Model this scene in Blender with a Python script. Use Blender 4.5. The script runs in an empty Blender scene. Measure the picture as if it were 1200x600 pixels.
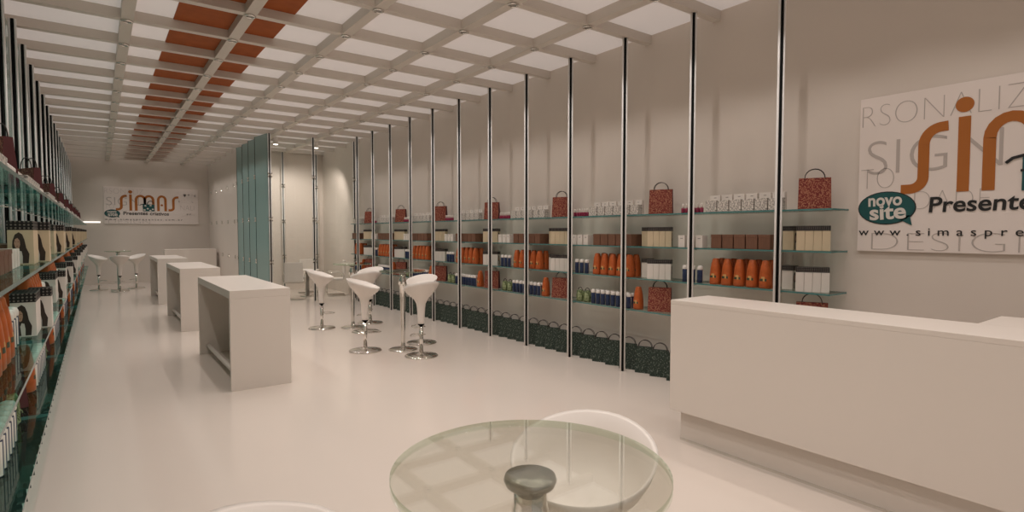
import bpy, bmesh, math, random
from mathutils import Vector, Matrix
random.seed(4)
PI = math.pi
SC = bpy.context.scene
COL = SC.collection

# ------------------------------------------------------------------ materials
def mat(name, col, rough=.5, metal=0, spec=.5, coat=0):
    m = bpy.data.materials.new(name); m.use_nodes = True
    b = m.node_tree.nodes['Principled BSDF']
    b.inputs['Base Color'].default_value = (*col, 1)
    b.inputs['Roughness'].default_value = rough
    b.inputs['Metallic'].default_value = metal
    b.inputs['Specular IOR Level'].default_value = spec
    b.inputs['Coat Weight'].default_value = coat
    b.inputs['Coat Roughness'].default_value = .08
    return m

def ramp_mat(name, stops, scale, kind='noise', rough=.6, detail=2, bump=0, spec=.3, const=False):
    """object-space procedural pattern"""
    m = mat(name, stops[0][1], rough, spec=spec)
    nt = m.node_tree; b = nt.nodes['Principled BSDF']
    tc = nt.nodes.new('ShaderNodeTexCoord')
    mp = nt.nodes.new('ShaderNodeMapping'); mp.inputs['Scale'].default_value = scale if hasattr(scale, '__len__') else (scale,)*3
    nt.links.new(tc.outputs['Object'], mp.inputs['Vector'])
    if kind == 'noise':
        t = nt.nodes.new('ShaderNodeTexNoise'); t.inputs['Scale'].default_value = 1; t.inputs['Detail'].default_value = detail; out = t.outputs['Fac']
    elif kind == 'voronoi':
        t = nt.nodes.new('ShaderNodeTexVoronoi'); t.inputs['Scale'].default_value = 1; out = t.outputs['Distance']
    elif kind == 'grid':
        t = nt.nodes.new('ShaderNodeTexVoronoi'); t.inputs['Scale'].default_value = 1; t.inputs['Randomness'].default_value = 0; out = t.outputs['Distance']
    nt.links.new(mp.outputs['Vector'], t.inputs['Vector'])
    r = nt.nodes.new('ShaderNodeValToRGB')
    if const: r.color_ramp.interpolation = 'CONSTANT'
    el = r.color_ramp.elements
    while len(el) < len(stops): el.new(.5)
    for e, (p, c) in zip(el, stops): e.position = p; e.color = (*c, 1)
    nt.links.new(out, r.inputs['Fac']); nt.links.new(r.outputs['Color'], b.inputs['Base Color'])
    if bump:
        bn = nt.nodes.new('ShaderNodeBump'); bn.inputs['Strength'].default_value = bump; bn.inputs['Distance'].default_value = .01
        nt.links.new(out, bn.inputs['Height']); nt.links.new(bn.outputs['Normal'], b.inputs['Normal'])
    return m

def glass(name, tint, ior=1.45, boost=1.0, rough=.01, base=0.0):
    m = bpy.data.materials.new(name); m.use_nodes = True
    nt = m.node_tree; nt.nodes.clear()
    o = nt.nodes.new('ShaderNodeOutputMaterial'); mx = nt.nodes.new('ShaderNodeMixShader')
    t = nt.nodes.new('ShaderNodeBsdfTransparent'); t.inputs['Color'].default_value = (*tint, 1)
    g = nt.nodes.new('ShaderNodeBsdfGlossy'); g.inputs['Roughness'].default_value = rough; g.inputs['Color'].default_value = (.95, 1, .98, 1)
    f = nt.nodes.new('ShaderNodeFresnel'); ge = nt.nodes.new('ShaderNodeNewGeometry'); io = nt.nodes.new('ShaderNodeMath')
    io.operation = 'MULTIPLY_ADD'; io.inputs[1].default_value = 1/ior-ior; io.inputs[2].default_value = ior   # same reflection from both faces of the sheet
    nt.links.new(ge.outputs['Backfacing'], io.inputs[0]); nt.links.new(io.outputs[0], f.inputs['IOR'])
    mu = nt.nodes.new('ShaderNodeMath'); mu.operation = 'MULTIPLY_ADD'; mu.inputs[1].default_value = boost; mu.inputs[2].default_value = base; mu.use_clamp = True
    nt.links.new(f.outputs[0], mu.inputs[0]); nt.links.new(mu.outputs[0], mx.inputs[0])
    nt.links.new(t.outputs[0], mx.inputs[1]); nt.links.new(g.outputs[0], mx.inputs[2]); nt.links.new(mx.outputs[0], o.inputs[0])
    return m

def emit(name, col, s):
    m = mat(name, col, .6); b = m.node_tree.nodes['Principled BSDF']
    b.inputs['Emission Color'].default_value = (*col, 1); b.inputs['Emission Strength'].default_value = s
    return m

M = {}
M['wall'] = ramp_mat('wall_paint', [(.3, (.67, .595, .53)), (.7, (.71, .63, .56))], .6, rough=.45, spec=.3)
M['floor'] = ramp_mat('floor_resin', [(.3, (.69, .605, .535)), (.7, (.715, .625, .55))], .5, rough=.13, spec=.35)
M['ceil'] = emit('ceiling_diffuser', (.70, .635, .60), .29)  # weak glow put into the whole ceiling for soft ambient light
M['beam'] = mat('beam_paint', (.66, .595, .53), .55)
M['white'] = mat('white_lacquer', (.76, .685, .615), .3, spec=.4)
M['white_gloss'] = mat('white_gloss_plastic', (.79, .725, .665), .32, spec=.3)
M['orange_panel'] = ramp_mat('orange_panel', [(.3, (.31, .072, .012)), (.7, (.37, .09, .016))], 9, detail=6, rough=.7)
M['orange_paint'] = mat('orange_lettering', (.40, .125, .018), .45)
M['chrome'] = mat('chrome', (.78, .76, .72), .07, 1)
M['plate'] = ramp_mat('mottled_steel', [(.3, (.14, .14, .12)), (.7, (.34, .33, .28))], 60, detail=4, rough=.25)
M['plate'].node_tree.nodes['Principled BSDF'].inputs['Metallic'].default_value = .8
M['black'] = mat('black_core', (.006, .006, .006), .6, spec=.1)  # stool collars; on uprights a chrome tube's dark reflection put into colour
M['white_rail'] = mat('white_rail', (.95, .93, .90), .35, spec=.7)  # bright edge reflection of a chrome tube, put into the colour
M['teal_wall'] = mat('teal_back_painted_glass', (.27, .385, .365), .15, spec=.35)
M['teal_left'] = mat('teal_facade_glass', (.29, .49, .46), .12, spec=.4)
M['teal_dark'] = mat('teal_glass_seam', (.008, .05, .048), .2)
M['glass'] = glass('clear_glass', (.985, .99, .985), 1.45, .5)
M['table_glass'] = glass('table_glass', (.965, .97, .935), 1.5, 1.15, base=.05)
M['table_edge'] = glass('table_glass_edge', (.72, .79, .68), 1.5, 1.0, base=.08)
M['shelf_glass'] = glass('shelf_glass', (.84, .91, .895), 1.5, .6)
M['shelf_glass_left'] = glass('shelf_glass_teal', (.68, .90, .87), 1.5, .6)  # same shelf glass, the teal wall's reflection put into a stronger tint
M['shelf_edge'] = mat('shelf_glass_edge', (.085, .22, .21), .15, spec=.6)
M['red_bag'] = ramp_mat('red_bag_paper', [(.40, (.15, .02, .018)), (.52, (.20, .03, .022)), (.58, (.50, .25, .14)), (.66, (.18, .025, .02))], 78, detail=3, rough=.6)
M['red_side'] = mat('red_bag_side', (.085, .012, .014), .6)
M['green_bag'] = ramp_mat('green_bag_paper', [(.42, (.022, .034, .026)), (.56, (.042, .06, .046)), (.68, (.19, .21, .17))], 62, detail=3, rough=.65)
M['green_side'] = mat('green_bag_side', (.018, .032, .026), .65)
M['cord'] = mat('bag_cord', (.03, .018, .014), .7)
M['orange_bottle'] = ramp_mat('orange_bottle', [(.3, (.40, .085, .018)), (.7, (.50, .115, .03))], 30, rough=.4)
M['label_yellow'] = mat('label_yellow', (.58, .34, .12), .5)
M['label_green'] = mat('label_green', (.03, .05, .025), .5)
M['navy'] = ramp_mat('navy_bottle', [(.62, (.022, .035, .085)), (.70, (.10, .12, .17))], 85, detail=1, rough=.35)
M['cap_white'] = mat('cap_white', (.78, .72, .66), .3)
M['brown'] = ramp_mat('brown_box', [(.3, (.155, .075, .046)), (.7, (.185, .09, .055))], (8, 60, 8), rough=.6)
M['cream'] = ramp_mat('cream_box', [(.3, (.62, .50, .34)), (.7, (.68, .55, .38))], 8, rough=.5)
M['offwhite'] = mat('offwhite_box', (.74, .68, .62), .5)
M['lattice'] = ramp_mat('black_lattice_top', [(0, (.20, .17, .15)), (.27, (.014, .012, .012))], 55, 'grid', rough=.5, const=True)
M['printed'] = ramp_mat('printed_box', [(.42, (.72, .66, .60)), (.52, (.14, .125, .11)), (.58, (.70, .64, .58))], 46, detail=3, rough=.5)
M['pink'] = mat('magenta_liquid', (.24, .022, .06), .2)
M['leaf'] = ramp_mat('leaf_print', [(.3, (.03, .045, .015)), (.5, (.16, .20, .08)), (.62, (.34, .38, .22)), (.8, (.05, .07, .02))], 34, detail=4, rough=.6)
M['leaf_curl'] = mat('leaf_ribbon', (.20, .26, .14), .6)
M['hair'] = mat('print_brown', (.035, .02, .014), .5)
M['skin'] = mat('print_skin', (.50, .30, .21), .5)
M['ink'] = mat('ink_black', (.012, .012, .012), .5)
M['print_white'] = mat('print_white', (.70, .64, .58), .5)
M['sign_board'] = mat('sign_board', (.80, .71, .655), .4)
M['sketch'] = mat('sketch_grey', (.47, .41, .375), .6)
M['sign_teal'] = mat('sign_teal', (.012, .085, .085), .4)
M['grey'] = mat('grey_panel', (.33, .30, .27), .4)
M['lamp'] = emit('lamp_glow', (1, .93, .84), 6)
M['strip'] = emit('strip_glow', (1, .94, .86), 1.1)

# ------------------------------------------------------------------ mesh helpers
def box(bm, x0, x1, y0, y1, z0, z1, mi=0, bev=0):
    vs = [bm.verts.new((x, y, z)) for x in (x0, x1) for y in (y0, y1) for z in (z0, z1)]
    fs = []
    for q in ((0, 1, 3, 2), (4, 6, 7, 5), (0, 4, 5, 1), (2, 3, 7, 6), (0, 2, 6, 4), (1, 5, 7, 3)):
        f = bm.faces.new([vs[i] for i in q]); f.material_index = mi; fs.append(f)
    if bev:
        es = list({e for f in fs for e in f.edges})
        r = bmesh.ops.bevel(bm, geom=es, offset=bev, segments=2, affect='EDGES', profile=.6)
        for f in r['faces']: f.material_index = mi
    return fs

def lathe(bm, prof, n=24, c=(0, 0), mi=0, cap0=True, cap1=True, sx=1, sy=1, smooth=True, pw=2.0):
    rings = []
    for r, z in prof:
        ring = []
        for i in range(n):
            a = 2*PI*i/n; ca, sa = math.cos(a), math.sin(a)
            k = (abs(ca)**pw+abs(sa)**pw)**(-1/pw)
            ring.append(bm.verts.new((c[0]+r*ca*k*sx, c[1]+r*sa*k*sy, z)))
        rings.append(ring)
    out = []
    for a, b in zip(rings, rings[1:]):
        for i in range(n):
            f = bm.faces.new((a[i], a[(i+1) % n], b[(i+1) % n], b[i])); f.material_index = mi; f.smooth = smooth; out.append(f)
    if cap0: f = bm.faces.new(rings[0][::-1]); f.material_index = mi
    if cap1: f = bm.faces.new(rings[-1]); f.material_index = mi
    return out

def tube(bm, pts, r, n=8, mi=0, closed=False):
    pts = [Vector(p) for p in pts]; N = len(pts); rings = []
    up = Vector((0, 0, 1)); prev = None
    for i, p in enumerate(pts):
        t = (pts[(i+1) % N]-pts[i-1]) if closed else (pts[min(i+1, N-1)]-pts[max(i-1, 0)])
        t.normalize()
        if prev is None:
            s = t.cross(up)
            if s.length < .05: s = t.cross(Vector((1, 0, 0)))
        else: s = prev - t*prev.dot(t)
        s.normalize(); prev = s; u = s.cross(t)
        rings.append([bm.verts.new(p+(s*math.cos(2*PI*k/n)+u*math.sin(2*PI*k/n))*r) for k in range(n)])
    for i in range(N if closed else N-1):
        a, b = rings[i], rings[(i+1) % N]
        for k in range(n):
            f = bm.faces.new((a[k], a[(k+1) % n], b[(k+1) % n], b[k])); f.smooth = True; f.material_index = mi
    if not closed:
        bm.faces.new(rings[0][::-1]).material_index = mi; bm.faces.new(rings[-1]).material_index = mi

def mesh(name, bm, mats):
    bmesh.ops.recalc_face_normals(bm, faces=bm.faces[:])
    me = bpy.data.meshes.new(name); bm.to_mesh(me); bm.free()
    for m in (mats if isinstance(mats, (list, tuple)) else [mats]): me.materials.append(m)
    return me

def link(name, me, parent=None, loc=None):
    o = bpy.data.objects.new(name, me); COL.objects.link(o)
    if parent: o.parent = parent
    if loc: o.location = loc
    return o

def obj(name, bm, mats, parent=None, loc=None): return link(name, mesh(name, bm, mats), parent, loc)

def tag(o, label, cat, group=None):
    o['label'] = label; o['category'] = cat
    if group: o['group'] = group
    return o

def thing(name, label, cat, loc=(0, 0, 0), rz=0, group=None):
    o = bpy.data.objects.new(name, None); COL.objects.link(o); o.empty_display_size = .1
    o.location = loc; o.rotation_euler = (0, 0, rz)
    return tag(o, label, cat, group)

def struct(name, bm, m):
    o = obj(name, bm, m); o['kind'] = 'structure'; return o

def copy_tree(src, parent=None):
    c = src.copy(); COL.objects.link(c)
    if parent: c.parent = parent
    for ch in list(src.children): copy_tree(ch, c)
    return c

def ordn(i):
    w = ['first', 'second', 'third', 'fourth', 'fifth', 'sixth', 'seventh', 'eighth', 'ninth', 'tenth']
    if i < 10: return w[i]
    n = i+1
    return f"{n}{'th' if 10 <= n % 100 <= 20 else {1: 'st', 2: 'nd', 3: 'rd'}.get(n % 10, 'th')}"

# ------------------------------------------------------------------ camera
H = 1.777; FPX = 655.29; YAW = 36.53024; PITCH = 2.45108
cam = bpy.data.cameras.new('camera'); cam.sensor_width = 36; cam.lens = FPX/1200*36; cam.clip_start = .05; cam.clip_end = 200
co = bpy.data.objects.new('camera', cam); COL.objects.link(co)
co.location = (0, 0, H); co.rotation_euler = (math.radians(90-PITCH), 0, math.radians(-YAW)); SC.camera = co
def px(x, y, z):
    """pixel of a point, used only to leave out repeats that lie wholly outside the frame"""
    c, s = math.cos(math.radians(YAW)), math.sin(math.radians(YAW)); d = max(y*c+x*s, 1e-3)
    return 600+FPX*(x*c-y*s)/d, 300-FPX*(z-H)/d-FPX*math.tan(math.radians(PITCH)), (y*c+x*s)
def in_frame(x, y, z, m=14):
    u, v, d = px(x, y, z); return d > .3 and -m < u < 1200+m and -m < v < 600+m

# ------------------------------------------------------------------ room shell
Y0, Y1 = -2.2, 23.5
XL, XR = -.80, 5.8
XS, YA, YG = 3.35, 17.95, 14.65          # side wall, alcove back, glass front
bm = bmesh.new(); box(bm, XL-.2, XR+.2, Y0, Y1+.2, -.1, 0); struct('floor', bm, M['floor'])
bm = bmesh.new(); box(bm, XL-.2, XR+.2, Y0, Y1+.2, 4.31, 4.4); struct('ceiling', bm, M['ceil'])
bm = bmesh.new(); box(bm, XR, XR+.15, Y0, YA+.15, 0, 4.31); struct('wall_right', bm, M['wall'])
bm = bmesh.new(); box(bm, XL-.15, XS+.15, Y1, Y1+.15, 0, 4.31); struct('wall_back', bm, M['wall'])
bm = bmesh.new(); box(bm, XS, XS+.15, YA-.2, Y1, 0, 4.31); struct('wall_side', bm, M['wall'])
bm = bmesh.new(); box(bm, XS+.15, XR, YA, YA+.15, 0, 4.31); struct('wall_alcove', bm, M['wall'])
bm = bmesh.new(); box(bm, XL-.15, XL, Y0, Y1, 0, 4.31); struct('wall_left', bm, M['wall'])
bm = bmesh.new(); box(bm, XL, XS, Y1-.015, Y1, 0, .12); struct('baseboard_back', bm, M['wall'])
# ceiling lattice
NT = 0
LX = [-.76, .335, 1.435, 2.525, 3.615, 4.71]
n = int(Y1-.86)
BY = [.86+i for i in range(-2, 23)]
for y in BY:
    bm = bmesh.new(); x1 = XR if y < YA else XS
    box(bm, XL, x1, y-.05, y+.05, 4.2, 4.312); NT += 1; struct(f'trim_{NT}', bm, M['beam'])
for x in LX[1:]:
    bm = bmesh.new(); y1 = Y1 if x < XS else YA
    box(bm, x-.06, x+.06, Y0, y1, 4.197, 4.312); NT += 1; struct(f'trim_{NT}', bm, M['beam'])
# orange ceiling panels
for i in range(len(BY)-1):
    y0, y1 = BY[i]+.05, BY[i+1]-.05
    for side, (x0, x1) in (('left', (.788, 1.375)), ('right', (1.495, 1.907))):
        if not in_frame(1.4, y0, 4.3, 60): continue
        bm = bmesh.new(); box(bm, x0, x1, y0, y1, 4.298, 4.311)
        o = obj('ceiling_panel', bm, M['orange_panel'])
        tag(o, f'orange ceiling panel {side} of the long beam, {ordn(i-5)} row from the front', 'ceiling panel', 'orange ceiling panels')

# ceiling spotlights at the beam crossings
bm = bmesh.new(); lathe(bm, [(.042, 4.197), (.058, 4.195), (.062, 4.188), (.058, 4.181), (.044, 4.179), (.040, 4.186)], 16, cap0=False, cap1=False); me_ring = mesh('ring', bm, M['chrome'])
bm = bmesh.new(); lathe(bm, [(.041, 4.196), (.041, 4.188), (.02, 4.186)], 16); me_lens = mesh('lens', bm, M['grey'])
sp = bpy.data.lights.new('spot_beam', 'SPOT'); sp.energy = 18.5; sp.spot_size = math.radians(114); sp.spot_blend = .45; sp.shadow_soft_size = .03; sp.color = (1, .935, .895)
sp_end = sp.copy(); sp_end.energy = 12; sp_end.spot_blend = 1
names = {1: 'leftmost', 2: 'second', 3: 'third', 4: 'fourth', 5: 'rightmost'}
for li in range(1, 6):
    for i, y in enumerate(BY):
        x = LX[li]
        if x > XS and y > YG: continue
        t = thing('ceiling_spotlight', f'small chrome ceiling spotlight on the {names[li]} long beam, {ordn(i)} crossing from front', 'spotlight', (x, y, 0), 0, 'ceiling spotlights')
        link('ring', me_ring, t); link('lens', me_lens, t)
        l = bpy.data.objects.new('bulb', sp_end if y > Y1-1.2 else sp); COL.objects.link(l); l.parent = t; l.location = (0, 0, 4.165)
sp2 = bpy.data.lights.new('alcove_beam', 'SPOT'); sp2.energy = 130; sp2.spot_size = math.radians(110); sp2.spot_blend = .5; sp2.shadow_soft_size = .04; sp2.color = (1, .92, .84)
bm = bmesh.new(); lathe(bm, [(.05, 4.31), (.07, 4.13), (.065, 4.10)], 16, cap1=False); me_can = mesh('can', bm, M['white'])
bm = bmesh.new(); lathe(bm, [(.02, 4.125), (.06, 4.112), (.05, 4.095), (.02, 4.09)], 16); me_bulb = mesh('bulb', bm, M['lamp'])
for x, nm in ((3.86, 'left'), (4.92, 'right')):
    t = thing('alcove_spotlight', f'glowing ceiling spotlight on the {nm} inside the glass meeting room', 'spotlight', (x, 15.75, 0), 0, 'alcove spotlights')
    link('can', me_can, t); link('bulb', me_bulb, t)
    l = bpy.data.objects.new('beam', sp2); COL.objects.link(l); l.parent = t; l.location = (0, 0, 4.07)
    l.rotation_euler = (math.radians(32), 0, 0)

# ------------------------------------------------------------------ uprights (black core between two white rails, put in for a chrome tube's reflections)
def make_upright(label, x, y, zt, rot, br, group):
    t = thing('shelf_upright', label, 'upright', (x, y, 0), 0, group)
    key = (zt, rot, br)
    if key not in UP:
        c, s = math.cos(rot), math.sin(rot)
        bm = bmesh.new(); lathe(bm, [(.0140, 0), (.0140, zt)], 12); me = [('core', mesh('core', bm, M['black']))]
        for k in (-1, 1):
            bm = bmesh.new(); lathe(bm, [(.0112, 0), (.0112, zt)], 8, (k*.0245*c, k*.0245*s)); me.append(('rail', mesh('rail', bm, M['white_rail'])))
        if br:
            for z in SZ:
                bm = bmesh.new(); tube(bm, [(.012, 0, z-.0145), (br, 0, z-.0145)], .006, 6); me.append(('shelf_bracket', mesh('shelf_bracket', bm, M['chrome'])))
        UP[key] = me
    for nm, me in UP[key]: link(nm, me, t)
    return t
UP = {}
SZ = [.785, 1.19, 1.59, 1.99]
for i in range(2, 14):
    make_upright(f'slim black and white upright before right shelves, {ordn(i-2)} from the counter', 5.357, .856+i, 4.197, math.radians(-38), .11, 'right shelf uprights')
for i in range(5, 23):
    make_upright(f'slim black and white upright against left teal glass, {ordn(i-5)} from the front', -.66, .86+i, 4.0, 0, .11, 'left shelf uprights')

# spider fitting
def spider_mesh(r=.055):
    bm = bmesh.new()
    lathe(bm, [(.018, -.012), (.018, .012)], 10)
    for k in range(4):
        a = PI/4+k*PI/2; p = (r*math.cos(a), r*math.sin(a), 0)
        tube(bm, [(0, 0, 0), p], .007, 6); lathe(bm, [(.015, -.014), (.015, .014)], 10, p[:2])
    return mesh('spider_fitting', bm, M['chrome'])
me_spider = spider_mesh()
def spider(label, loc, axis, cat='glass fitting', group=None):
    o = link('spider_fitting', me_spider, None, loc)
    o.rotation_euler = (PI/2, 0, 0) if axis == 'y' else (0, PI/2, 0)
    return tag(o, label, cat, group)
# left teal glass panels
for i in range(3, 23):
    bm = bmesh.new(); box(bm, -.725, -.71, .86+i+.012, 1.86+i-.012, 0, 4.0)
    if i == 22: bm.clear(); box(bm, -.725, -.71, 22.872, Y1, 0, 4.0)
    o = obj('teal_glass_screen', bm, M['teal_left'])
    tag(o, f'tall teal glass panel behind the left shelves, {ordn(i-3)} bay from the front', 'glass panel', 'left teal glass panels')
    if i >= 4: spider(f'chrome spider fitting high on the left teal glass, {ordn(i-4)} from the front', (-.70, 1.36+i, 2.93), 'x', group='left glass fittings')

# ------------------------------------------------------------------ glass room
pos = [(XS+.09, YG), (4.5, YG), (5.58, YG)]
for k, (x, y) in enumerate(pos):
    make_upright(f'slim black upright of the glass room front, {["left corner post", "middle post", "post beside the shelf end"][k]}', x, y, 4.197, 0, 0, 'glass room front posts')
for k, x in enumerate((4.56, 5.56)):
    make_upright(f'slim black upright against the meeting room rear wall, {["left", "right"][k]} one', x, YA-.12, 4.197, 0, 0, 'glass room rear posts')
for k in range(2):
    bm = bmesh.new(); box(bm, pos[k][0]+.037, pos[k+1][0]-.037, YG-.005, YG+.005, .01, 4.19)
    tag(obj('clear_glass_screen', bm, M['glass']), f'clear glass pane of the meeting room front, {["left", "right"][k]} bay', 'glass pane', 'glass room panes')
for k, (x, y) in enumerate(pos):
    for z, zn in ((1.03, 'low'), (2.1, 'middle'), (3.18, 'high')):
        spider(f'{zn} chrome spider fitting on the glass room {["left", "middle", "right"][k]} post', (x, y-.024, z), 'y', group='glass room fittings')
for k, x in enumerate((4.56, 5.56)):
    for z, zn in ((1.03, 'low'), (2.1, 'middle'), (3.18, 'high')):
        spider(f'{zn} chrome spider fitting on the {["left", "right"][k]} rear post of the meeting room', (x, YA-.144, z), 'y', group='glass room rear fittings')
# wall of teal panels running back, then white glass cladding with fittings
for k in range(4):
    y0 = YG+.05+k*.775
    bm = bmesh.new(); box(bm, XS-.012, XS+.012, y0, y0+.745, 0, 4.197)
    t = thing('teal_glass_screen', f'teal glass panel of the meeting room side, {ordn(k)} from its front corner', 'glass panel', (0, 0, 0), 0, 'teal meeting room panels')
    PIV = Matrix.Translation((XS, y0+.372, 0)) @ Matrix.Rotation(math.radians(9), 4, 'Z') @ Matrix.Translation((-XS, -y0-.372, 0)); bm.transform(PIV)
    obj('pane', bm, M['teal_wall'], t)
    bm = bmesh.new(); box(bm, XS-.014, XS+.014, y0+.745, y0+.775, 0, 4.197); bm.transform(PIV); obj('edge_seal', bm, M['teal_dark'], t)
    for z, zn in ((1.03, 'low'), (2.1, 'middle'), (3.18, 'high')):
        spider(f'{zn} chrome spider fitting on teal glass, {ordn(k)} seam from the corner', (XS-.0845, y0+.752, z), 'x', group='teal glass fittings')
for k in range(5):
    for z, zn in ((1.03, 'low'), (2.1, 'middle'), (3.18, 'high')):
        spider(f'{zn} chrome spider fitting on the white side wall, {ordn(k)} past the teal glass', (XS-.010, 18.6+k*1.05, z), 'x', group='white wall fittings')

# meeting room chairs
def make_chair(label, loc, rz):
    t = thing('meeting_chair', label, 'chair', loc, rz, 'white meeting room chairs')
    bm = bmesh.new(); box(bm, -.24, .24, -.25, .21, .43, .49, bev=.015); obj('seat', bm, M['white_gloss'], t)
    bm = bmesh.new(); fs = box(bm, -.23, .23, .21, .25, .47, .98, bev=.012); obj('backrest', bm, M['white_gloss'], t)
    for s in (-1, 1):
        bm = bmesh.new()
        pts = [(s*.26, .24, .012), (s*.26, -.2, .012)]
        pts += [(s*.26, -.2-.05*math.sin(a), .062-.05*math.cos(a)) for a in (.5, 1, 1.57)]
        pts += [(s*.26, -.25, .58)] + [(s*.26, -.17-.08*math.cos(a), .58+.08*math.sin(a)) for a in (.5, 1, 1.57)] + [(s*.26, .1, .66)]
        pts += [(s*.26, .1+.1*math.sin(a), .56+.1*math.cos(a)) for a in (.5, 1, 1.57, 2.2)] + [(s*.245, .2, .47)]
        tube(bm, pts, .011, 8); obj('arm_frame', bm, M['chrome'], t)
    bm = bmesh.new(); tube(bm, [(-.26, .24, .012), (.26, .24, .012)], .011, 8); obj('floor_bar', bm, M['chrome'], t)
    return t
make_chair('white armchair with chrome frame at the left inside the glass room, back to the aisle', (4.18, 15.35, 0), PI-.35)
make_chair('white armchair with chrome frame behind the middle glass room post', (4.98, 16.6, 0), .25)
make_chair('white armchair with chrome frame nearest the shelf end inside the glass room', (5.35, 15.55, 0), -PI/2-.25)
t = thing('meeting_table', 'round white meeting table with a grey pedestal inside the glass room', 'table', (4.66, 15.85, 0))
bm = bmesh.new(); lathe(bm, [(.30, .71), (.32, .715), (.32, .735), (.30, .74)], 32); obj('tabletop', bm, M['white_gloss'], t)
bm = bmesh.new(); lathe(bm, [(.05, .02), (.05, .71)], 16); obj('pedestal', bm, M['grey'], t)
bm = bmesh.new(); lathe(bm, [(.2, 0), (.2, .012), (.06, .022)], 24); obj('base', bm, M['chrome'], t)

# ------------------------------------------------------------------ signs
def text_mesh(s, size, align='LEFT', bold=0, shear=0, space=1, depth=.002):
    cu = bpy.data.curves.new('txt', 'FONT'); cu.body = s; cu.size = size; cu.align_x = align; cu.shear = shear
    cu.space_character = space; cu.offset = bold; cu.extrude = depth; cu.resolution_u = 6
    o = bpy.data.objects.new('txt', cu); COL.objects.link(o)
    dg = bpy.context.evaluated_depsgraph_get(); dg.update()
    me = bpy.data.meshes.new_from_object(o.evaluated_get(dg)); bpy.data.objects.remove(o); bpy.data.curves.remove(cu)
    return me

def put_text(bm, s, size, u, v, w=None, bold=0, shear=0, space=1, rot=0, lift=.002, hscale=1, jitter=0):
    me = text_mesh(s, size, 'LEFT', bold, shear, space, .0015)
    xs = [q.co.x for q in me.vertices]; k = (w/(max(xs)-min(xs))) if w else 1; x0 = min(xs)
    me.transform(Matrix.Translation((u, v, lift)) @ Matrix.Rotation(rot, 4, 'Z') @ Matrix.Diagonal((k, hscale, 1, 1)) @ Matrix.Translation((-x0, 0, 0)))
    bm.from_mesh(me); bpy.data.meshes.remove(me)

def ribbon(bm, pts, w, lift=.004, mi=0):
    n = len(pts); L = []; R = []
    for i, p in enumerate(pts):
        a = Vector(pts[max(i-1, 0)]); b = Vector(pts[min(i+1, n-1)]); d = (b-a).normalized(); nn = Vector((-d.y, d.x))*w/2
        L.append(bm.verts.new((p[0]+nn.x, p[1]+nn.y, lift))); R.append(bm.verts.new((p[0]-nn.x, p[1]-nn.y, lift)))
    fs = [bm.faces.new((L[i], R[i], R[i+1], L[i+1])) for i in range(n-1)]
    for f in fs: f.material_index = mi
    r = bmesh.ops.extrude_face_region(bm, geom=fs)
    for v in [g for g in r['geom'] if isinstance(g, bmesh.types.BMVert)]: v.co.z = 0

def arc(cx, cy, rx, ry, a0, a1, n=10): return [(cx+rx*math.cos(math.radians(a0+(a1-a0)*i/n)), cy+ry*math.sin(math.radians(a0+(a1-a0)*i/n))) for i in range(n+1)]
def disc(bm, cx, cy, rx, ry, z=.004, n=32, mi=0):
    vs = [bm.verts.new((cx+rx*math.cos(2*PI*i/n), cy+ry*math.sin(2*PI*i/n), z)) for i in range(n)]
    f = bm.faces.new(vs); f.material_index = mi
    r = bmesh.ops.extrude_face_region(bm, geom=[f])
    for v in [g for g in r['geom'] if isinstance(g, bmesh.types.BMVert)]: v.co.z -= .003

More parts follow.
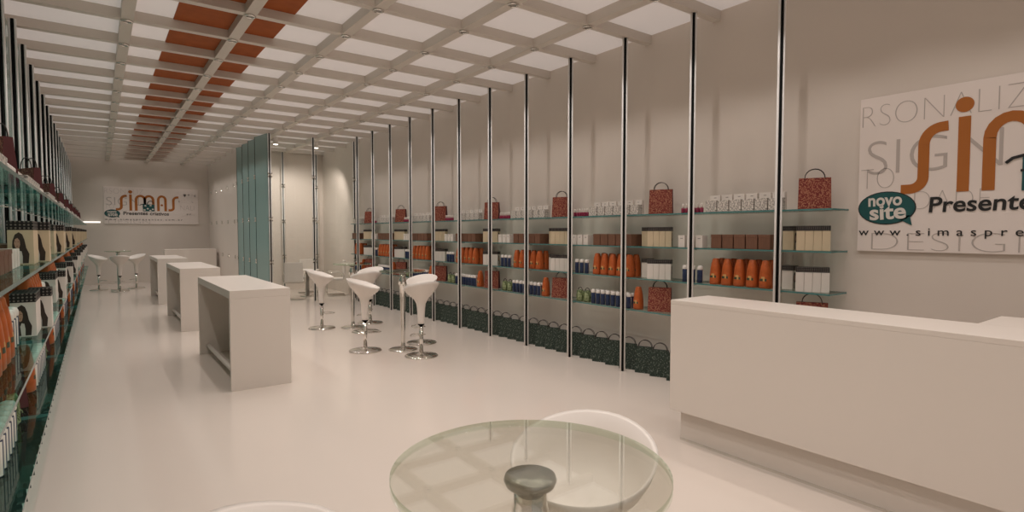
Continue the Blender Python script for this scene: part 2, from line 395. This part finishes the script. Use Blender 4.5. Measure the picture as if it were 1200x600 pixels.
def make_sign(label, matrix):
    t = thing('wall_sign', label, 'sign', group='wall signs'); t.matrix_world = matrix
    bm = bmesh.new(); box(bm, 0, 2.95, 0, 1.41, -.025, 0, bev=.002); obj('board', bm, M['sign_board'], t)
    # pencil-like words behind the logo
    for s, sz, u, v, w, hs, r in (('RSONALIZ', .26, .02, 1.14, 1.17, 1.15, .0), ('SIGN', .46, .07, .70, .97, 1.0, 0), ('TO', .26, .02, .57, .27, 1.1, 0),
                                  ('DADE', .25, .45, .37, .52, 1, 0), ('DESIGN', .27, .12, .01, 1.25, .9, 0), ('NALI', .3, 2.36, .56, .45, 1, 0),
                                  ('TEM', .2, 2.45, 1.08, .42, 1, 0), ('ESSOAL', .18, 2.30, .86, .58, 1, 0), ('CEEV', .2, 2.42, .30, .42, 1, 0), ('CRIA', .2, .9, 1.24, .6, .7, 0)):
        if s == 'CRIA': continue
        bm = bmesh.new(); put_text(bm, s, sz, u, v, w, bold=-.009, hscale=hs, rot=r, lift=.001)
        obj('sketch_word', bm, M['sketch'], t)
    W = .082
    def letter(*strokes, dots=()):
        bm = bmesh.new()
        for s in strokes: ribbon(bm, s, W)
        for d in dots: disc(bm, *d)
        obj('logo_letter', bm, M['orange_paint'], t)
    def S(u): return [(u-.165, .555)]+arc(u-.10, .655, .10, .10, -90, 0)+[(u, .8), (u, .93)]+arc(u+.13, .93, .13, .14, 180, 95)+[(u+.17, 1.072)]
    letter(S(.51)); letter([(.79, .513), (.79, 1.13)], dots=[(.787, 1.227, .062, .062)])
    letter([(.955, .513), (.955, .93)]+arc(1.09, .93, .135, .155, 180, 0)+[(1.225, .70)], [(1.225, .7), (1.225, .93)]+arc(1.355, .93, .13, .155, 180, 0)+[(1.485, .513)])
    letter([(1.645, .513), (1.645, .95)]+arc(1.76, .95, .115, .14, 180, 0)+[(1.875, .513)], dots=[(1.755, .745, .04, .04)])
    letter(S(2.13))
    # gift bag emblem
    bm = bmesh.new(); fs = box(bm, 1.16, 1.52, .50, .765, 0, .008); em = obj('bag_emblem', bm, M['sign_teal'], t)
    bm = bmesh.new()
    for u, v in ((1.24, .71), (1.40, .72), (1.31, .60), (1.47, .58), (1.21, .55), (1.39, .53)): disc(bm, u, v, .034, .028, .0105)
    obj('emblem_dots', bm, M['print_white'], em)
    bm = bmesh.new(); ribbon(bm, arc(1.40, .77, .10, .13, 10, 190), .022, .010); ribbon(bm, [(1.06, .72), (1.10, .755), (1.16, .77), (1.24, .79)], .022, .010)
    ribbon(bm, [(1.15, .655), (1.24, .66)], .018, .010); obj('emblem_handle', bm, M['ink'], em)
    # speech bubble
    bm = bmesh.new(); disc(bm, .235, .395, .232, .150, .004); me_bo = mesh('bubble_outline', bm, M['ink'])
    bm = bmesh.new(); disc(bm, .235, .395, .224, .142, .006)
    vs = [bm.verts.new(p) for p in ((.34, .29, .006), (.44, .235, .006), (.42, .33, .006))]; bm.faces.new(vs); bu = obj('speech_bubble', bm, M['sign_teal'], t)
    link('bubble_outline', me_bo, bu)
    bm = bmesh.new(); put_text(bm, 'novo', .155, .09, .415, .27, bold=.004, lift=.0075, rot=.02); put_text(bm, 'site', .19, .105, .29, .29, bold=.005, lift=.0075, rot=.05); obj('bubble_lettering', bm, M['print_white'], bu)
    bm = bmesh.new(); put_text(bm, 'Presentes', .185, .56, .348, .745, bold=.003, shear=.08, rot=.012, lift=.004); obj('tagline_lettering', bm, M['ink'], t)
    bm = bmesh.new(); put_text(bm, 'criativos', .185, 1.375, .352, .60, bold=.003, shear=.05, rot=-.01, lift=.004); obj('tagline_lettering', bm, M['ink'], t)
    bm = bmesh.new(); put_text(bm, 'www.simaspresentes.com.br', .098, .013, .146, 2.40, space=1.75, lift=.003, hscale=1.0); obj('web_address_lettering', bm, M['ink'], t)
    return t
# right wall: u runs towards -Y, v up, normal -X
mr = Matrix(((0, 0, -1, 5.77), (-1, 0, 0, 2.306), (0, 1, 0, 1.60), (0, 0, 0, 1)))
make_sign('large white wall sign with orange lettering on the right wall above the counter', mr)
mb = Matrix(((.95, 0, 0, .2), (0, 0, -1, Y1-.03), (0, .905, 0, 2.055), (0, 0, 0, 1)))
make_sign('white wall sign with orange lettering on the far back wall', mb)
t = thing('wall_light', 'slim glowing wall light bar left of the far sign', 'light', (-.15, Y1-.03, 2.11))  # added glowing bar, stands in for a highlight at the glass shelf end
bm = bmesh.new(); box(bm, -.24, .24, .0, .03, -.03, .03); obj('backplate', bm, M['white'], t)
bm = bmesh.new(); box(bm, -.24, .24, -.05, .0, -.025, .025, bev=.008); obj('diffuser', bm, M['strip'], t)

# ------------------------------------------------------------------ counters and bar tables
t = thing('reception_counter', 'long white reception counter with recessed plinth below the large sign', 'counter', (3.89, 2.99, 0))
bm = bmesh.new(); box(bm, 0, .03, -4.2, 0, .27, 1.17, bev=.003); obj('front_panel', bm, M['white'], t)
bm = bmesh.new(); box(bm, 0, .53, -4.2, 0, 1.17, 1.205, bev=.003); box(bm, .53, 1.05, -4.2, -1.93, 1.17, 1.205); obj('countertop', bm, M['white'], t)
bm = bmesh.new(); box(bm, .03, .51, -.03, 0, .27, 1.17); obj('end_panel', bm, M['white'], t)
bm = bmesh.new(); box(bm, .09, .48, -4.2, -.05, 0, 1.17); obj('plinth', bm, M['white'], t)
bm = bmesh.new(); box(bm, .48, 1.05, -4.2, -1.96, 0, 1.17); obj('return_panel', bm, M['white'], t)
bm = bmesh.new(); box(bm, .08, .09, -4.2, -.05, 0, .018); obj('plinth_strip', bm, M['chrome'], t)

def bar_table(y, label):
    t = thing('bar_table', label, 'table', (1.155, y, 0), 0, 'white display tables down the aisle')
    bm = bmesh.new(); box(bm, 0, .645, 0, 2.43, 1.035, 1.125, bev=.004); obj('tabletop', bm, M['white'], t)
    for yy in (0, 2.37):
        bm = bmesh.new(); box(bm, 0, .645, yy, yy+.06, 0, 1.035, bev=.003); obj('side_panel', bm, M['white'], t)
    bm = bmesh.new(); box(bm, .45, .48, .06, 2.37, 0, 1.035); obj('back_panel', bm, M['white'], t)
    bm = bmesh.new(); tube(bm, [(.11, .06, .12), (.11, 2.37, .12)], .028, 12); obj('foot_rail', bm, M['white'], t)
bar_table(6.805, 'white panel bar table nearest the camera in the aisle row')
bar_table(11.45, 'white panel bar table in the middle of the aisle row')
bar_table(16.1, 'white panel bar table farthest away in the aisle row')
t = thing('rear_counter', 'low white counter at the far end before the back wall', 'counter', (1.75, 21.4, 0))
bm = bmesh.new(); box(bm, 0, 1.50, 0, .03, 0, 1.17); obj('front_panel', bm, M['white'], t)
bm = bmesh.new(); box(bm, 0, 1.50, 0, .55, 1.17, 1.205, bev=.003); obj('countertop', bm, M['white'], t)
for x in (0, 1.47):
    bm = bmesh.new(); box(bm, x, x+.03, .03, .55, 0, 1.17); obj('end_panel', bm, M['white'], t)

# ------------------------------------------------------------------ round glass tables and bombo stools
def make_round_table():
    t = thing('round_table', '', 'table')
    bm = bmesh.new()
    lathe(bm, [(.34, 1.178), (.34, 1.2)], 72, mi=1, cap0=False, cap1=False)
    for z in (1.178, 1.2):
        vs = [bm.verts.new((.34*math.cos(2*PI*i/72), .34*math.sin(2*PI*i/72), z)) for i in range(72)]; bm.faces.new(vs)
    bmesh.ops.remove_doubles(bm, verts=bm.verts[:], dist=1e-5); obj('glass_top', bm, [M['table_glass'], M['table_edge']], t)
    bm = bmesh.new(); lathe(bm, [(.036, 1.138), (.060, 1.152), (.066, 1.166), (.062, 1.177), (.02, 1.1775)], 32); obj('top_plate', bm, M['plate'], t)
    bm = bmesh.new(); lathe(bm, [(.040, 1.14), (.042, 1.11), (.052, 1.06), (.066, 1.0), (.060, .985), (.044, .97), (.042, .8), (.030, .12), (.034, .05), (.05, .032)], 24); obj('column', bm, M['chrome'], t)
    bm = bmesh.new(); lathe(bm, [(.215, 0), (.215, .012), (.19, .022), (.06, .036), (.03, .04)], 40); obj('base', bm, M['chrome'], t)
    return t
def make_stool():
    t = thing('bar_stool', '', 'stool')       # faces -X: the raised back is on +X
    bm = bmesh.new(); N = 40
    prof_o = [(.045, .47), (.048, .50), (.053, .60), (.058, .69), (.067, .755), (.098, .815), (.155, .862), (.21, .905), (.24, .945), (.252, .975)]
    prof_i = [(.236, .968), (.20, .92), (.15, .885), (.09, .868), (.03, .862)]
    rings = []
    for r, z in prof_o+prof_i:
        k = min(1, max(0, (z-.80)/.16)); ring = []
        for i in range(N):
            a = 2*PI*i/N; c = math.cos(a)
            up = .118*max(0, .5+.5*c)**1.4*k**1.3 - .03*k*max(0, -c)
            rr = r*(1+.05*k*c)
            ring.append(bm.verts.new((rr*c*(.93 if c < 0 else 1), rr*math.sin(a), z+up)))
        rings.append(ring)
    for a, b in zip(rings, rings[1:]):
        for i in range(N): bm.faces.new((a[i], a[(i+1) % N], b[(i+1) % N], b[i])).smooth = True
    bm.faces.new(rings[0][::-1]); bm.faces.new(rings[-1]).smooth = True
    obj('seat', bm, M['white_gloss'], t)
    bm = bmesh.new(); lathe(bm, [(.040, .448), (.044, .455), (.044, .468), (.040, .474)], 20); obj('gas_collar', bm, M['black'], t)
    bm = bmesh.new(); lathe(bm, [(.028, .03), (.028, .45)], 20); obj('column', bm, M['chrome'], t)
    bm = bmesh.new(); lathe(bm, [(.235, 0), (.24, .010), (.225, .020), (.10, .034), (.05, .042), (.03, .06)], 44); obj('base', bm, M['chrome'], t)
    bm = bmesh.new(); pts = [(-.02, -.03, .30), (-.10, -.12, .285)]+[(-.10-.13*math.sin(PI*i/8), -.12+.24*i/8, .285) for i in range(1, 8)]+[(-.10, .12, .285), (-.02, .03, .30)]
    tube(bm, pts, .007, 8); obj('footrest', bm, M['chrome'], t)
    return t
tb0, st0 = make_round_table(), make_stool(); ft = fs_ = True
sets = [((.845, 1.065), 'round glass bar table close to the camera at the bottom', ['white scoop stool at the bottom left edge, seat rim only', None, 'white scoop stool seen through the near round glass table']),
        ((3.67, 7.72), 'round glass bar table with chrome column between the three middle stools', ['white scoop bar stool left of the front glass table, side view', 'white scoop bar stool with its back to the camera before the shelves', 'white scoop bar stool mostly hidden behind the one seen from behind']),
        ((3.78, 10.08), 'round glass bar table in the second group, before the glass room', ['white scoop bar stool farthest left of the groups, near the glass room', 'white scoop bar stool just behind the side view stool of the front group', 'white scoop bar stool on the shelf side of the second glass table']),
        ((.49, 20.95), 'round glass bar table in the far group by the back wall', ['white scoop bar stool on the left of the far group', 'white scoop bar stool in the middle of the far group', 'white scoop bar stool on the right of the far group'])]
for (x, y), lab, sl in sets:
    t = tb0 if ft else copy_tree(tb0); ft = False
    t.location = (x, y, 0); t['label'] = lab; t['group'] = 'round glass bar tables'
    for ang, l in zip((152, -88, 33), sl):
        if l is None: continue
        s = st0 if fs_ else copy_tree(st0); fs_ = False
        a = math.radians(ang); s.location = (x+.555*math.cos(a), y+.555*math.sin(a), 0); s.rotation_euler = (0, 0, a)
        s['label'] = l; s['group'] = 'white scoop bar stools'

# ------------------------------------------------------------------ merchandise prototypes: each is [(part name, mesh)], first is the body
def bag_parts(w, d, h, flare, body, side, pre, hr):
    bm = bmesh.new()   # front faces -X; width along Y
    b = [(-d/2, -w/2), (d/2, -w/2), (d/2, w/2), (-d/2, w/2)]
    lo = [bm.verts.new((x, y, 0)) for x, y in b]; hi = [bm.verts.new((x*.45, y*flare, h)) for x, y in b]
    inn = [bm.verts.new((x*.45*.9, y*flare*.97, h)) for x, y in b]; dn = [bm.verts.new((x*.5, y*.95, h*.55)) for x, y in b]
    for i in range(4):
        j = (i+1) % 4
        f = bm.faces.new((lo[i], lo[j], hi[j], hi[i])); f.material_index = 1 if i in (0, 2) else 0
        bm.faces.new((hi[i], hi[j], inn[j], inn[i])).material_index = 1
        bm.faces.new((inn[i], inn[j], dn[j], dn[i])).material_index = 1
    bm.faces.new(lo[::-1]).material_index = 1; bm.faces.new(dn).material_index = 1
    mb_ = mesh('bag_body', bm, [body, side])
    hs = []
    for s in (-1, 1):
        bm = bmesh.new(); x = s*d*.45/2*.93
        tube(bm, [(x, -hr, h-.03)]+[(x, -hr*math.cos(PI*i/10), h+hr*1.0*math.sin(PI*i/10)) for i in range(11)]+[(x, hr, h-.03)], .0038, 6); hs.append(('handle', mesh('handle', bm, M['cord'])))
    return [('bag_body', mb_)]+hs
P = {}
P['red'] = bag_parts(.285, .09, .30, .96, M['red_bag'], M['red_side'], 'red', .086)
P['green'] = bag_parts(.24, .085, .33, .84, M['green_bag'], M['green_side'], 'green', .085)
def bottle_orange():
    bm = bmesh.new(); pr = [(.052, 0), (.060, .008), (.060, .06), (.059, .075), (.0585, .10), (.057, .12), (.05, .19), (.043, .235), (.038, .247), (.034, .275), (.026, .287), (.01, .289)]
    fs = lathe(bm, pr, 20, pw=2.8)
    n = 20
    for k, f in enumerate(fs):
        ring, i = divmod(k, n)
        if i in (0, 19, 9, 10) or (i in (1, 18, 8, 11) and ring == 3):
            if ring == 4: f.material_index = 1
            if ring == 3: f.material_index = 2 if i in (1, 18, 8, 11, 19, 9) else 1
    return [('bottle_body', mesh('bottle_body', bm, [M['orange_bottle'], M['label_yellow'], M['label_green']]))]
P['orange'] = bottle_orange()
def bottle_blue():
    bm = bmesh.new(); n = 16; fs = lathe(bm, [(.030, 0), (.033, .004), (.033, .142), (.029, .150)], n)
    for k, f in enumerate(fs):
        ring, i = divmod(k, n)
        if ring == 1 and i in (12, 13, 14): f.material_index = 1
    a = mesh('bottle_body', bm, [M['navy'], M['cap_white']])
    bm = bmesh.new(); lathe(bm, [(.0325, .149), (.034, .155), (.034, .175), (.028, .19), (.014, .196)], n)
    return [('bottle_body', a), ('cap', mesh('cap', bm, M['cap_white']))]
P['blue'] = bottle_blue()
def simple_box(name, x, y, z, m, bev=.003, extra=None):
    bm = bmesh.new(); box(bm, 0, x, 0, y, 0, z, bev=bev)
    return [(name, mesh(name, bm, m))]
P['brown'] = simple_box('carton', .105, .125, .15, M['brown'])
bm = bmesh.new(); box(bm, -.002, .107, -.002, .127, .12, .152, bev=.002); P['brown'].append(('lid', mesh('lid', bm, M['brown'])))
P['smallwhite'] = simple_box('carton', .10, .088, .14, M['offwhite'])
bm = bmesh.new(); box(bm, -.001, .0, .025, .06, .10, .11); P['smallwhite'].append(('print_mark', mesh('print_mark', bm, M['grey'])))
P['printed'] = simple_box('carton', .08, .135, .125, M['printed'])
bm = bmesh.new(); box(bm, 0, .045, 0, .125, 0, .185, bev=.003); P['printedback'] = [('carton', mesh('carton', bm, M['offwhite']))]
bm = bmesh.new(); box(bm, -.001, 0, .045, .075, .155, .163); P['printedback'].append(('print_mark', mesh('print_mark', bm, M['grey'])))
bm = bmesh.new(); lathe(bm, [(.019, 0), (.021, .003), (.021, .05), (.015, .056)], 12); a = mesh('bottle_body', bm, M['pink'])
bm = bmesh.new(); lathe(bm, [(.012, .055), (.0115, .10), (.008, .106)], 10); P['pink'] = [('bottle_body', a), ('cap', mesh('cap', bm, M['cap_white']))]
def portrait(x0, x1, z0, z1, y):
    """printed photograph on the broad side: long dark hair, face, dark jacket over a light top"""
    bm = bmesh.new(); W_, Hh = x1-x0, z1-z0
    def poly(pts, mi, k):
        vs = [bm.verts.new((x0+W_*u, y-.0004*k, z0+Hh*v)) for u, v in pts]; f = bm.faces.new(vs); f.material_index = mi
    poly([(.22, .02), (.80, .02), (.84, .30), (.72, .48), (.66, .72), (.58, .88), (.44, .95), (.28, .88), (.18, .70), (.16, .52), (.22, .36)], 0, 1)
    poly([(.40, .02), (.56, .02), (.57, .22), (.53, .38), (.42, .40), (.36, .30)], 2, 2)
    poly([(.24, .62), (.28, .50), (.36, .44), (.44, .47), (.48, .58), (.47, .70), (.38, .78), (.28, .74)], 1, 2)
    poly([(.27, .665), (.33, .675), (.33, .655)], 0, 3); poly([(.38, .675), (.45, .665), (.39, .652)], 0, 3)
    poly([(.32, .535), (.40, .54), (.36, .515)], 3, 3)
    return mesh('portrait_print', bm, [M['hair'], M['skin'], M['print_white'], M['red_side']])
def gift_box(y, m):
    bm = bmesh.new(); box(bm, 0, .11, 0, y, 0, .19, bev=.002); a = mesh('carton', bm, m)
    bm = bmesh.new(); box(bm, -.001, .111, -.001, y+.001, .19, .24, bev=.002); return [('carton', a), ('lid', mesh('lid', bm, M['lattice']))]
P['cream'] = gift_box(.07, M['cream']); P['creamw'] = gift_box(.11, M['cream']); P['white'] = gift_box(.07, M['offwhite']); P['whitew'] = gift_box(.11, M['offwhite'])
me_por = portrait(.003, .107, .003, .187, -.0006)
def leaf_bag():
    bm = bmesh.new(); pr = [(.05, 0), (.064, .015), (.066, .09), (.058, .14), (.045, .155)]
    lathe(bm, pr, 14, sx=.8, smooth=True)
    for v in bm.verts: v.co += Vector((random.uniform(-.006, .006), random.uniform(-.006, .006), 0 if v.co.z < .01 else random.uniform(-.006, .006)))
    a = mesh('bag_body', bm, M['leaf']); out = [('bag_body', a)]
    bm = bmesh.new()
    tube(bm, [(0, -.045, .145)]+[(0, -.045*math.cos(PI*i/8), .15+.045*math.sin(PI*i/8)) for i in range(9)]+[(0, .045, .145)], .006, 6); out.append(('handle', mesh('handle', bm, M['cord'])))
    bm = bmesh.new()
    for k in range(9):
        c = Vector((random.uniform(-.05, .05), random.uniform(-.055, .055), random.uniform(.04, .15))); r = random.uniform(.014, .024); ax = random.uniform(0, PI)
        tube(bm, [c+Vector((r*math.cos(q)*math.cos(ax), r*math.cos(q)*math.sin(ax), r*math.sin(q))) for q in [i*2*PI/10 for i in range(9)]], .0035, 5)
    out.append(('leaf_curls', mesh('leaf_curls', bm, M['leaf_curl'])))
    return out
P['leaf'] = leaf_bag()
# merged one-mesh versions for copies too small to show parts
FAR = {}
def far_mesh(kind):
    if kind not in FAR:
        bm = bmesh.new(); mats = []
        for nm, me in P[kind]:
            k0 = len(bm.faces); bm.from_mesh(me); bm.faces.ensure_lookup_table()
            base = len(mats); mats += list(me.materials)
            for f in bm.faces[k0:]: f.material_index += base
        FAR[kind] = mesh(kind, bm, mats)
    return FAR[kind]
def place(kind, name, cat, label, loc, group, parts=True, por=False, rz=0, sz=1):
    if not parts:
        o = link(name, far_mesh(kind), None, loc); o.rotation_euler = (0, 0, rz); o.scale = (1, 1, sz); return tag(o, label, cat, group)
    t = thing(name, label, cat, loc, rz, group); t.scale = (1, 1, sz)
    for nm, me in P[kind]: link(nm, me, t)
    if por: link('portrait_print', me_por, t)
    return t

# ------------------------------------------------------------------ shelves and stock
PITCH_Y = 1.833
def stock(side, k, c, x0, where, near):
    """one shelf bay; x0 is the X of the right-hand layout minus the left offset"""
    G = f'{side} wall '
    L = side == 'left'
    def X(v, d=0): return 5.14-v-d if L else v      # the left run mirrors the right one: fronts towards the aisle
    def vis(y, z, x=5.5): return not (side == 'right' and y > YG-.2) and in_frame(X(x), y, z+.1, 20)
    s1, s2, s3, s4 = SZ[3], SZ[2], SZ[1], SZ[0]; T = .0085
    yes = lambda z: True if side == 'left' else not (k == 0 and z == s4)
    # top shelf
    if vis(c, s1): place('red', 'gift_bag', 'bag', f'dark red speckled gift bag on the top shelf, {where}', (X(5.58), c, s1+T), G+'red bags on top', near, rz=math.radians(27))
    for i in range(6):
        y = c+.27+.145*i
        if vis(y, s1): place('printed', 'printed_carton', 'box', f'{ordn(i)} small patterned white box front row, top shelf, {where}', (X(5.47, .08), y, s1+T), G+'patterned boxes', near)
        if vis(y, s1): place('printedback', 'white_carton', 'box', f'{ordn(i)} taller white box behind patterned boxes, top shelf, {where}', (X(5.555, .045), y+.01, s1+T), G+'tall white boxes', near)
    for i in range(6):
        y = c+1.185+.05*i
        if vis(y, s1): place('pink', 'pink_bottle', 'bottle', f'{ordn(i)} tiny magenta bottle, top shelf, {where}', (X(5.48), y, s1+T), G+'pink bottles', near)
    # second shelf down
    for z, kd, wd, col, nm in ((s2, 'cream', 'creamw', 'cream', 'second shelf'), (s3, 'white', 'whitew', 'white', 'third shelf')):
        for i in range(4):
            y = c-.165+.0725*i
            if vis(y, z): place(kd, 'gift_box', 'box', f'{ordn(i)} {col} box with black lid, {nm}, {where}', (-.395, y, z+T) if L else (5.57+.88*-.06-.47*(y-c+.02), c+.47*-.06+.88*(y-c+.02), z+T), G+col+' lidded boxes', near, por=(near and i == 0), rz=0 if L else math.radians(28))
        if vis(c+.17, z): place(wd, 'gift_box', 'box', f'wide {col} box with black lid set back, {nm}, {where}', (-.345, c+.165, z+T) if L else (5.60, c+.205, z+T), G+col+' wide boxes', near, por=near)
    for i in range(5):
        y = c+.36+.138*i
        for r, rn in ((0, 'front'), (1, 'back')):
            if vis(y, s2): place('brown', 'brown_carton', 'box', f'{ordn(i)} brown box in the {rn} row, second shelf, {where}', (X(5.46+.112*r, .105), y+.01, s2+T), G+'brown boxes', near, sz=.66 if L else 1)
    for i in range(3):
        y = c+1.165+.118*i
        if vis(y, s2): place('smallwhite', 'white_carton', 'box', f'{ordn(i)} small white box past brown boxes, second shelf, {where}', (X(5.47, .10), y, s2+T), G+'small white boxes', near, sz=.66 if L else 1)
    # third shelf
    for i in range(5):
        y = c+.44+.145*i
        for r, rn in ((0, 'front'), (1, 'back')):
            if vis(y, s3): place('orange', 'orange_bottle', 'bottle', f'{ordn(i)} tapered orange bottle in {rn} row, third shelf, {where}', (X(5.52+.122*r), y, s3+T), G+'orange bottles', near)
    for i in range(3):
        y = c+1.215+.10*i
        if vis(y, s3): place('blue', 'blue_bottle', 'bottle', f'{ordn(i)} white capped navy bottle, third shelf, {where}', (X(5.51), y, s3+T), G+'navy bottles on third shelf', near)
    # lowest shelf
    if vis(c, s4, 5.5): place('red', 'gift_bag', 'bag', f'dark red speckled gift bag on the lowest glass shelf, {where}', (X(5.58), c, s4+T), G+'red bags low', near, rz=math.radians(27))
    if yes(s4):
        if vis(c+.29, s4): place('orange', 'orange_bottle', 'bottle', f'single orange bottle beside the red bag, lowest shelf, {where}', (X(5.53), c+.30, s4+T), G+'single orange bottles', near)
        for i in range(8):
            y = c+.43+.092*i
            for r, rn in ((0, 'front'), (1, 'back')):
                if vis(y, s4): place('blue', 'blue_bottle', 'bottle', f'{ordn(i)} white capped navy bottle, {rn} row, lowest shelf, {where}', (X(5.50+.075*r), y, s4+T), G+'navy bottles low', near)
        for i in range(2):
            y = c+1.225+.145*i
            if vis(y, s4): place('leaf', 'leaf_bag', 'bag', f'{ordn(i)} small leafy green pouch with handle, lowest shelf, {where}', (X(5.53), y, s4+T), G+'leafy pouches', near)

def shelves(side, k, c, xa, xb, where, ymax=99):
    for z, zn in zip(SZ, ('lowest', 'third from top', 'second from top', 'top')):
        bm = bmesh.new(); y0, y1 = (c-.22 if side == 'right' and k == 0 else c-.32), min(c-.32+PITCH_Y-.006, ymax)
        fs = box(bm, xa, xb, y0, y1, z-.008, z+.008)
        for f in fs:
            f.normal_update(); f.material_index = 0 if abs(f.normal.z) > .5 else 1
        o = obj('glass_shelf', bm, [M['shelf_glass' if side == 'right' else 'shelf_glass_left'], M['shelf_edge']])
        tag(o, f'teal edged glass shelf board, {zn} level, {where}', 'shelf', f'{side} glass shelves')

for k in range(7):
    c = 2.62+PITCH_Y*k; w = f'{ordn(k)} right bay from counter'
    shelves('right', k, c, 5.45, XR, w, YG-.04); stock('right', k, c, 0, w, k <= 3)
for k in range(10):
    c = 2.40+PITCH_Y*k; w = f'{ordn(k)} left bay from front'
    shelves('left', k, c, -.555, -.238, w); stock('left', k, c, 6.0, w, k <= 4)
# dark green bags on the floor under both shelves
for i in range(41):
    y = 4.14+.25*i
    place('green', 'gift_bag', 'bag', f'dark green gift bag on floor under right shelves, {ordn(i)} from the counter', (5.525, y+random.uniform(-.012, .012), 0), 'green bags under the right shelves', y < 10, rz=math.radians(26)+random.uniform(-.02, .02))
for i in range(66):
    y = 3.4+.25*i
    if in_frame(-.45, y, .1, 30):
        place('green', 'gift_bag', 'bag', f'dark green gift bag on floor under left shelves, {ordn(i)} from the front', (-.505, y, 0), 'green bags under the left shelves', y < 10, rz=math.radians(26)+random.uniform(-.02, .02))

# ------------------------------------------------------------------ world and view
w = bpy.data.worlds.new('world'); SC.world = w; w.use_nodes = True
w.node_tree.nodes['Background'].inputs[0].default_value = (.9, .8, .7, 1); w.node_tree.nodes['Background'].inputs[1].default_value = .28
vs = SC.view_settings
vs.view_transform = 'Standard'; vs.look = 'None'; vs.gamma = 1; vs.use_curve_mapping = False; vs.exposure = 0.0
